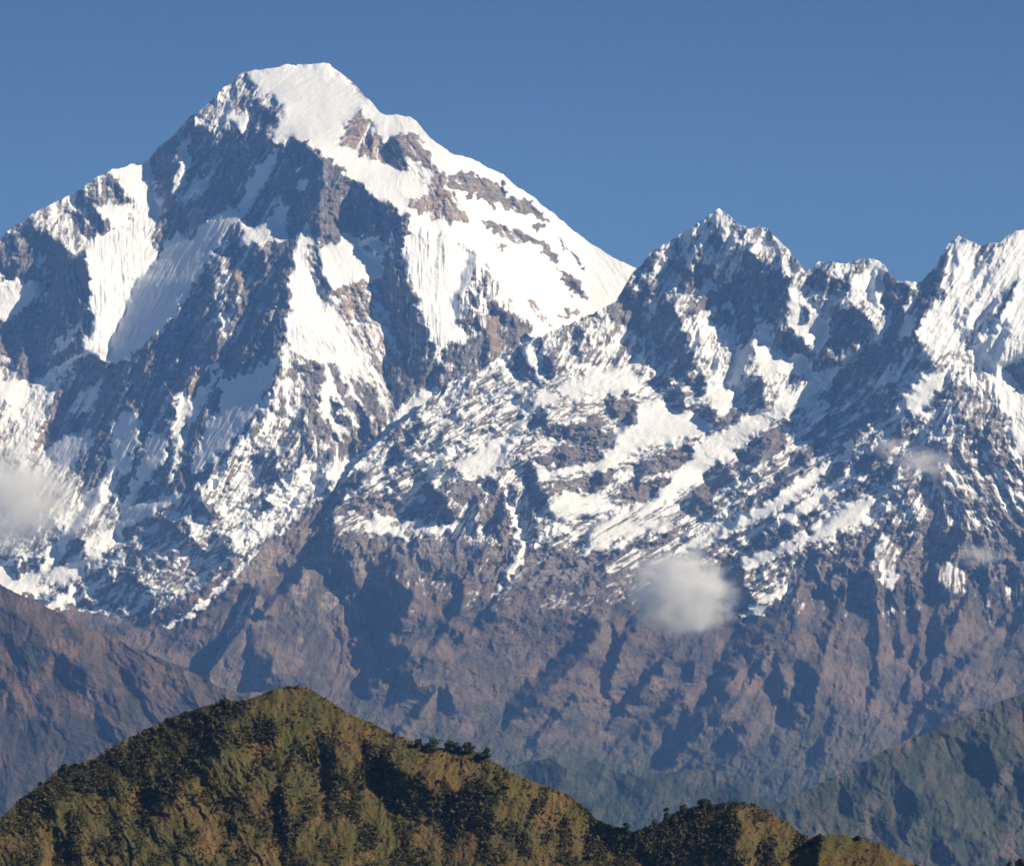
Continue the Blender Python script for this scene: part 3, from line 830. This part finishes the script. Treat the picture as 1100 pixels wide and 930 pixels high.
# ------------------------------------------------------------------ nearer brown and scrub ridges
def slope_hill(name, rng, top, default, polys, orient, pxm, slope, Dbase, ybase, amp, mat, seed, S=1.0, scrub=0.5, jag=0.8, octs=(58, 25, 11, 5.5), tint0=0.45, sg=None, back=(16, 0.6, 1500.0)):
    r = Relief(rng[0] - 10, rng[1] + 10, rng[2], rng[3] + 5, S, default, seed=seed)
    r.paint(polys); r.paint(orient)
    r.build(pxm, slope, Dbase, ybase, amp, octs=octs, ledge=0.04, bare_k=(0.85, 0.5, 0.38, 0.35))
    sc = scrub + 0.3 * wn_noise(r.X.shape, 40 / S, 70, 1.6, seed * 31) + (0 if sg is None else sg(r))
    r.scrub = np.clip(sc, 0, 1).astype(np.float32)
    r.tint = np.clip(tint0 + 0.25 * wn_noise(r.X.shape, 60 / S, 60, 1.5, seed * 37) + 0.0 * r.tint, 0, 1).astype(np.float32)
    o = hillside(name, r, top, rng[3], (rng[0], rng[1]), mat, dict(scrub=r.scrub), jag=jag, back=back)
    return o, r

TOP_C = "-225,540 -80,592 -40,610 0,628 40,646 70,660 110,681 150,696 190,712 220,729 250,741 270,752 300,777 340,812 400,860"
slope_hill('brown_ridge', (-220, 390, 500, 960), TOP_C, 'LB', """
SB g-.2|-80,660 0,650 20,655 45,680 60,700 40,720 20,730 0,720 -80,740
SB g-.2|60,700 80,695 95,715 90,740 70,745 62,725
SB g-.2|100,760 115,740 130,760 120,800 105,810
SB g-.2|40,760 60,750 55,790 35,810 25,790
SB g-.2|125,720 140,710 160,730 150,750 135,745
LB g.9|-80,600 0,632 60,665 40,670 0,650 -80,640
LB g.8|45,690 70,690 120,720 150,760 130,755 90,715
""", "O100|-80,560 100,560 100,960 -80,960\nO120|100,600 400,700 400,900 100,900", 4.6, 1.0, 19000, 880, (0.26, 0.40, 0.50, 0.5), M_BROWN, 3, S=0.9, scrub=0.35,
           sg=lambda r: np.clip((r.Y - 700) / 160, -.3, .6))

TOP_E = "480,850 520,830 560,818 590,813 612,826 640,815 662,829 700,833 740,826 775,830 800,836 815,850 835,860 870,885 940,930"
KIND['FB'] = (0.15, 0.8, -0.3, 0.9, 0.3, 0)
slope_hill('forest_ridge', (470, 945, 780, 960), TOP_E, 'FB', "SB g-.8|560,830 600,820 612,830 600,850 570,850\nSB g-.8|660,835 700,838 690,860 665,860\nSB g-.7|770,840 800,845 790,870 770,865",
           "O70|460,780 950,780 950,960 460,960", 4.6, 1.2, 19000, 930, (0.3, 0.45, 0.55, 0.5), M_SCRUB, 4, S=0.9, scrub=0.75, tint0=0.2)

TOP_D = "700,960 740,930 780,897 820,872 845,857 870,846 900,831 930,816 960,801 990,790 1020,776 1040,767 1060,760 1080,752 1100,744 1180,708 1325,650"
slope_hill('scrub_ridge', (700, 1320, 600, 1000), TOP_D, 'LB', """
SB g-.55|900,850 930,820 945,815 935,850 920,870 905,880
SB g-.55|975,850 1000,845 1010,860 985,880 970,900 955,890
SB g-.55|940,880 960,880 965,910 940,930 930,910
SB g-.5|1040,800 1060,790 1075,830 1065,860 1050,850
SB g-.55|1090,830 1120,800 1120,880 1095,870
SB g-.5|1000,905 1030,890 1040,885 1020,910 1005,925
LB g.9|1040,885 1070,895 1090,920 1060,915
LB g.8|945,815 1000,800 1010,840 960,845
LB g.8|1030,790 1060,850 1065,870 1040,830
""", "O105|700,690 1180,690 1180,1000 700,1000", 3.6, 1.0, 15000, 930, (0.36, 0.52, 0.62, 0.6), M_SCRUB, 5, S=0.85, scrub=0.5, tint0=0.4)

# ------------------------------------------------------------------ near hill
TOP_F = """-205,985 -80,925 -40,905 0,881 20,860 45,842 65,825 85,819 110,810 130,796 160,781 190,768 215,760 240,753 262,752 285,743 310,736 330,738 350,750 365,759 380,767
 400,777 420,787 440,795 460,802 490,805 515,809 530,818 550,830 575,841 600,848 615,857 632,870 640,879 660,888 680,893 700,888 715,878 740,868 765,863
 790,861 810,863 825,871 845,883 858,893 870,905 890,925 920,960"""
hillF, rF = slope_hill('hill', (-200, 915, 700, 1060), TOP_F, 'LB', """
SB g-.65|20,865 65,828 110,812 190,772 240,757 262,760 245,790 238,812 220,842 190,858 165,875 140,858 100,850 60,860 40,900
LB g.6|120,830 150,835 160,870 140,880
LB g.7|70,840 110,870 120,900 90,880
LB g.7|30,870 60,880 80,920 50,930
SB g-.25|268,768 292,765 302,795 290,805 275,790
SB g-.5|60,890 80,880 90,930 70,940
SB g-.3|385,790 410,800 430,828 470,848 452,882 420,872 400,842
SB g-.3|480,852 520,835 542,850 522,892 480,905
SB g-.5|345,800 360,800 365,850 350,870
SB g-.3|290,850 305,845 310,900 295,900
SB g-.6|640,882 700,889 740,870 790,864 800,890 782,922 720,935 650,912
LB g.6|196,838 246,828 242,872 190,905 170,900
LB g.7|530,820 600,850 632,872 640,880 605,890 570,872 545,850
LB g.7|800,864 850,886 870,905 860,920 830,908
LB g.7|300,740 350,752 400,782 370,795 310,772
LB g.7|420,790 470,805 520,815 500,840 450,830
""", "O115|-80,700 300,700 300,1060 -80,1060\nO70|300,700 920,700 920,1060 300,1060", 0.74, 1.05, 2900, 930, (0.22, 0.48, 0.70, 0.8), M_HILL, 6, S=0.75,
    scrub=0.45, jag=0.5, tint0=0.35, back=(16, 0.6, 500.0),
    sg=lambda r: 0.45 * (blur(r.m[0], 5) < -0.1) - 0.35 * (blur(r.m[0], 5) > 0.55))  # scrub colour and cover also carry shade: thicker on sunless slopes, thinner on sunlit
TOP_G = "820,960 840,928 852,912 862,903 876,897 895,895 910,896 925,900 945,905 958,914 972,922 985,932 1010,960"
hillG, rG = slope_hill('grass_hill', (815, 1015, 860, 1060), TOP_G, 'LB', "SB g-.9|845,925 860,908 876,900 885,910 870,940", "O60|800,860 1020,860 1020,1060 800,1060", 0.55, 1.0, 2250, 940,
    (0.2, 0.18, 0.16, 0.14), M_HILL, 7, S=0.75, scrub=0.1, jag=0.3, tint0=0.45, back=(16, 0.6, 300.0))
TOP_H = "1040,960 1070,940 1085,932 1100,927 1130,915 1180,900"
hillH, rH = slope_hill('knoll', (1035, 1175, 880, 1060), TOP_H, 'LB', "SB g-.9|1060,940 1100,930 1120,960 1060,970", "O60|1000,860 1180,860 1180,1060 1000,1060", 0.5, 1.0, 2050, 940,
    (0.2, 0.2, 0.2, 0.2), M_HILL, 8, S=0.9, scrub=0.9, jag=0.3, tint0=0.2, back=(16, 0.6, 300.0))

# valley floor under everything
vm, vnt, vb = new_mat('valley_ground'); vt = NT(vnt)
vnt.links.new(vt.mix(vt.step(vt.noise(vt.obj(), 0.003), 0.4, 0.6), rgb(0.05, 0.06, 0.035), rgb(0.11, 0.10, 0.06)), vb.inputs['Base Color'])
yy, xx = np.meshgrid(np.linspace(42800, -900, 60), np.linspace(-9900, 9900, 40), indexing='ij')
zz = -1500 + 25 * np.sin(xx / 900) * np.cos(yy / 1300)
vf = grid_mesh('ground', np.stack([xx, yy, zz], -1), vm, {})
vf['kind'] = 'structure'

# ------------------------------------------------------------------ plants on the near hill
def leaf_mat(name, c0, c1):
    m, nt, bb = new_mat(name); t = NT(nt)
    info = t.n('ShaderNodeNewGeometry').outputs['Random Per Island']
    nz = t.noise(t.obj(), 0.25, 2)
    nt.links.new(t.mix(t.math('ADD', t.math('MULTIPLY', info, 0.6), t.math('MULTIPLY', nz, 0.4)), c0, c1), bb.inputs['Base Color'])
    return m
M_LEAF = leaf_mat('shrub_leaves', rgb(0.034, 0.032, 0.011), rgb(0.12, 0.098, 0.033))
M_TREE = leaf_mat('tree_leaves', rgb(0.028, 0.040, 0.016), rgb(0.075, 0.090, 0.034))
M_BARK = new_mat('bark'); M_BARK[2].inputs['Base Color'].default_value = rgb(0.10, 0.08, 0.06); M_BARK = M_BARK[0]

def quads_mesh(name, V, mat):
    """V: n x 4 x 3 loose leaf quads"""
    n = len(V)
    me = bpy.data.meshes.new(name)
    me.vertices.add(n * 4); me.vertices.foreach_set('co', V.astype(np.float32).ravel())
    me.loops.add(n * 4); me.polygons.add(n)
    me.loops.foreach_set('vertex_index', np.arange(n * 4, dtype=np.int32))
    me.polygons.foreach_set('loop_start', np.arange(0, n * 4, 4, dtype=np.int32))
    me.update(calc_edges=True)
    me.materials.append(mat)
    return me

def leaf_cloud(cen, rad, size, rng):
    """leaf clumps scattered over lumpy ellipsoids; cen n x 3, rad n x 3, size n"""
    n = len(cen)
    d = rng.standard_normal((n, 3)); d /= np.linalg.norm(d, axis=1)[:, None]
    r = rng.uniform(0.55, 1.08, n)[:, None]
    c = cen + d * rad * r
    nrm = d + 0.7 * rng.standard_normal((n, 3)); nrm /= np.linalg.norm(nrm, axis=1)[:, None]
    t1 = np.cross(nrm, rng.standard_normal((n, 3))); t1 /= np.linalg.norm(t1, axis=1)[:, None]
    t2 = np.cross(nrm, t1)
    s = (size * rng.uniform(0.6, 1.3, n))[:, None]
    t1 = t1 * s; t2 = t2 * s * 0.8
    j = lambda: 1 + 0.35 * rng.standard_normal((n, 1))
    return np.stack([c - t1 * j() - t2 * j(), c + t1 * j() - t2 * j(), c + t1 * j() + t2 * j(), c - t1 * j() + t2 * j()], 1)

def ground_pts(rl, px, py):
    rr = (py - rl.y0) / rl.S; cc = (px - rl.x0) / rl.S
    D = bil(rl.D, rr, cc)
    return np.stack([(px - CX) / F * D, D, (HY - py) / F * D], -1)

def shrubs(name, rl, top, xr, n, rmin, rmax, label, seed, leaves=20):
    rng = np.random.default_rng(seed)
    P = pts(top)
    px = rng.uniform(xr[0], xr[1], n * 4); ty = np.interp(px, P[:, 0], P[:, 1])
    py = ty + 0.4 + rng.uniform(0, 1, n * 4) ** 1.0 * np.maximum(965 - ty, 5)
    rr = (py - rl.y0) / rl.S; cc = (px - rl.x0) / rl.S
    dens = bil(rl.scrub, rr, cc)
    clump = bil(wn_noise(rl.X.shape, 26 / rl.S, 80, 1.5, seed + 9), rr, cc)
    keep = rng.uniform(0, 1, n * 4) < np.clip(dens * 0.85 + 0.30 * clump - 0.08, 0.03, 1)
    px, py, dens = px[keep][:n], py[keep][:n], dens[keep][:n]
    c = ground_pts(rl, px, py)
    r = rng.uniform(rmin, rmax, len(px)) * (0.7 + 0.6 * dens) * rng.choice([1, 1, 1, 1, 1, 1.4, 1.4, 2.1], len(px))
    c[:, 2] += r * 0.35
    cen = np.repeat(c, leaves, 0)
    rad = np.repeat(np.stack([r, r, r * 0.8], 1), leaves, 0)
    V = leaf_cloud(cen, rad, np.repeat(r * 0.36, leaves), rng)
    o = bpy.data.objects.new(name, quads_mesh(name, V, M_LEAF)); COL.objects.link(o)
    o['kind'] = 'stuff'; o['label'] = label; o['category'] = 'shrubs'
    return o
shrubs('shrubs', rF, TOP_F, (-190, 905), 26000, 0.32, 1.1, 'dark evergreen scrub covering the flanks of the near hill', 11)
shrubs('shrubs', rG, TOP_G, (840, 1000), 350, 0.4, 0.9, 'low scrub dotted over the small grassy hilltop', 12)
shrubs('shrubs', rH, TOP_H, (1050, 1160), 700, 0.6, 1.3, 'dark scrub on the knoll at the right edge', 13)

def trunk_mesh(h, r):
    bm = bmesh.new()
    rings = []
    for k in range(5):
        f = k / 4
        rr = r * (1 - 0.75 * f)
        rings.append([bm.verts.new((rr * math.cos(q) + 0.08 * h * f * f * 0.3, rr * math.sin(q), h * f)) for q in np.linspace(0, 2 * math.pi, 8)[:-1]])
    for p, q in zip(rings, rings[1:]):
        for i in range(7):
            bm.faces.new((p[i], p[(i + 1) % 7], q[(i + 1) % 7], q[i]))
    bm.faces.new(rings[-1])
    for k in range(5):   # limbs
        an = k * 2.4; z0 = h * (0.45 + 0.1 * k)
        p0 = Vector((0, 0, z0)); p1 = Vector((math.cos(an) * h * 0.28, math.sin(an) * h * 0.28, z0 + h * 0.2))
        a0 = [bm.verts.new(p0 + Vector((0.3 * r * math.cos(q), 0.3 * r * math.sin(q), 0))) for q in (0, 2.1, 4.2)]
        a1 = [bm.verts.new(p1 + Vector((0.1 * r * math.cos(q), 0.1 * r * math.sin(q), 0))) for q in (0, 2.1, 4.2)]
        for i in range(3): bm.faces.new((a0[i], a0[(i + 1) % 3], a1[(i + 1) % 3], a1[i]))
    me = bpy.data.meshes.new('trunk'); bm.to_mesh(me); bm.free(); me.materials.append(M_BARK)
    return me

def tree(rl, px, py, hp, wp, label, seed, conic=False, group='trees on the near hill'):
    """hp, wp: height and crown width in photo pixels"""
    rng = np.random.default_rng(seed)
    p = ground_pts(rl, np.array([px]), np.array([py]))[0]
    u = p[1] / F
    H = hp * u * 0.92; W = wp * u * 1.0
    e = bpy.data.objects.new('tree', None); COL.objects.link(e)
    e.location = p; e['label'] = label; e['category'] = 'tree'; e['group'] = group
    tr = bpy.data.objects.new('trunk', trunk_mesh(H * 0.6, H * 0.045)); COL.objects.link(tr); tr.parent = e
    nb = 13
    cs = []; rs = []
    for k in range(nb):
        f = rng.uniform(0.03, 0.85)
        wide = (1.05 - f) if conic else math.sin(math.pi * min(1, 0.18 + f * 0.8))
        an = rng.uniform(0, 6.28); q = rng.uniform(0.15, 0.7) * W * 0.5 * wide * 1.5
        cs.append((q * math.cos(an), q * math.sin(an), H * f)); rr = W * rng.uniform(0.16, 0.27) * (0.5 + 0.6 * wide)
        rs.append((rr, rr, rr * 0.75))
    L = 80
    cen = np.repeat(np.array(cs), L, 0); rad = np.repeat(np.array(rs), L, 0)
    V = leaf_cloud(cen, rad, np.full(len(cen), 0.75 * u), rng)
    cr = bpy.data.objects.new('crown', quads_mesh('crown', V, M_TREE)); COL.objects.link(cr); cr.parent = e
    return e

TREES = [
 (rF, 450, 802, 10, 8, 'small lone round tree left of the tree cluster on the hill crest', 0),
 (rF, 467, 806, 15, 17, 'broad dark tree leftmost of the big cluster on the hill crest', 0),
 (rF, 486, 807, 17, 17, 'tallest dark round tree of the cluster on the hill crest', 0),
 (rF, 503, 807, 11, 13, 'rounded tree just right of the tallest tree on the hill crest', 0),
 (rF, 522, 814, 13, 13, 'dark domed tree ending the row on the right of the hill crest', 0),
 (rF, 241, 755, 6, 7, 'tiny tree on the left shoulder of the hill below its top', 0),
 (rF, 43, 845, 7, 5, 'thin little tree poking up on the far left crest of the hill', 1),
 (rF, 69, 826, 6, 6, 'small bushy tree on the lower left crest of the hill', 0),
 (rF, 672, 892, 10, 8, 'bushy tree in the dip between the hill and its right spur', 0),
 (rF, 702, 889, 11, 8, 'dark tree climbing the left side of the wooded spur', 1),
 (rF, 716, 880, 15, 9, 'tall pointed tree on the left side of the wooded spur', 1),
 (rF, 733, 873, 11, 9, 'rounded tree partway up the wooded spur', 0),
 (rF, 757, 866, 9, 13, 'wide tree crowning the wooded spur', 0),
 (rG, 880, 903, 9, 9, 'dark tree on the left end of the small grassy hilltop', 0),
 (rG, 868, 910, 9, 9, 'dark bushy tree beside the gully left of the grassy hilltop', 0),
 (rG, 922, 901, 4, 5, 'tiny bush like tree on top of the grassy hilltop', 0),
 (rG, 984, 934, 6, 6, 'small dark tree at the right foot of the grassy hilltop', 0),
 (rH, 1084, 934, 12, 8, 'dark pointed tree at the bottom right corner', 1),
 (rH, 1096, 930, 9, 9, 'rounded tree beside the pointed one at the bottom right corner', 0)]
for i, (rl, x, y, hp, wp, lab, con) in enumerate(TREES):
    tree(rl, x, y, hp, wp, lab, 50 + i, bool(con))
print('plants', round(time.time() - T0, 1))

# ------------------------------------------------------------------ clouds
def cloud(label, px, py, dist, wpx, hpx, depth, dens, seed, lumps=5, ns=2.6, thr=0.0):
    u = dist / F
    e = bpy.data.meshes.new('cloud')
    bm = bmesh.new(); bmesh.ops.create_icosphere(bm, subdivisions=4, radius=1.0); bm.to_mesh(e); bm.free()
    o = bpy.data.objects.new('cloud', e); COL.objects.link(o)
    o.location = ((px - CX) * u, dist, (HY - py) * u)
    o.scale = (wpx * u * 0.5, depth, hpx * u * 0.5)
    o['label'] = label; o['category'] = 'cloud'; o['group'] = 'small clouds drifting before the mountainside'
    m = bpy.data.materials.new('cloud_vapour'); m.use_nodes = True
    nt = m.node_tree; nt.nodes.clear(); t = NT(nt)
    out = t.n('ShaderNodeOutputMaterial')
    pv = t.n('ShaderNodeVolumePrincipled')
    pv.inputs['Color'].default_value = rgb(0.995, 0.995, 0.995)
    pv.inputs['Anisotropy'].default_value = 0.2
    co = t.obj()
    ln = t.n('ShaderNodeVectorMath', operation='LENGTH'); t.put(ln.inputs[0], co)
    mp = t.n('ShaderNodeMapping'); t.put(mp.inputs['Vector'], co); mp.inputs['Location'].default_value = (seed * 3.7, seed * 1.3, 0)
    n = t.noise(mp.outputs[0], ns, 7, 0.62)
    v = t.math('SUBTRACT', t.math('SUBTRACT', 0.80 + thr, ln.outputs['Value']), t.math('MULTIPLY', t.math('SUBTRACT', 0.5, n), 2.0))
    edge = t.step(ln.outputs['Value'], 0.7, 1.0, 1.0, 0.0)
    d = t.math('MULTIPLY', t.math('MULTIPLY', t.step(v, 0.0, 1.0), edge), dens)
    t.put(pv.inputs['Density'], d)
    nt.links.new(pv.outputs[0], out.inputs['Volume'])
    e.materials.append(m)
    return o
cloud('round pale cloud puff hanging before the brown lower slopes', 731, 637, 23000, 158, 120, 300, 0.024, 8, thr=.10)
cloud('large grey cloud drifting in from the left edge before the rock face', 8, 536, 24500, 190, 140, 380, 0.014, 2, thr=.10)
cloud('thin wisp of cloud before the snowy slope on the right', 990, 497, 23800, 96, 52, 150, 0.015, 3)
cloud('faint short streak of mist above the brown slope on the right', 1052, 597, 23600, 72, 38, 130, 0.011, 4)
cloud('faint mist shred trailing up left of the right hand wisp', 955, 480, 23800, 56, 38, 110, 0.010, 5)

# ------------------------------------------------------------------ air
bm = bmesh.new(); bmesh.ops.create_cube(bm, size=1.0)
me = bpy.data.meshes.new('haze'); bm.to_mesh(me); bm.free()
hz = bpy.data.objects.new('haze', me); COL.objects.link(hz)
X0, X1, Y0, Y1, Z0, Z1 = -10000, 10000, -1000, 43000, -1540, 5560
hz.scale = (X1 - X0, Y1 - Y0, Z1 - Z0); hz.location = ((X0 + X1) / 2, (Y0 + Y1) / 2, (Z0 + Z1) / 2)
hz['kind'] = 'stuff'
hm = bpy.data.materials.new('haze_air'); hm.use_nodes = True
nt = hm.node_tree; nt.nodes.clear(); t = NT(nt)
pv = t.n('ShaderNodeVolumePrincipled')
pv.inputs['Color'].default_value = rgb(0.19, 0.43, 1.0)
pv.inputs['Absorption Color'].default_value = rgb(1, 1, 1)
pv.inputs['Density'].default_value = HAZE
pv.inputs['Anisotropy'].default_value = 0.0
nt.links.new(pv.outputs[0], t.n('ShaderNodeOutputMaterial').inputs['Volume'])
me.materials.append(hm)
print('built', round(time.time() - T0, 1))
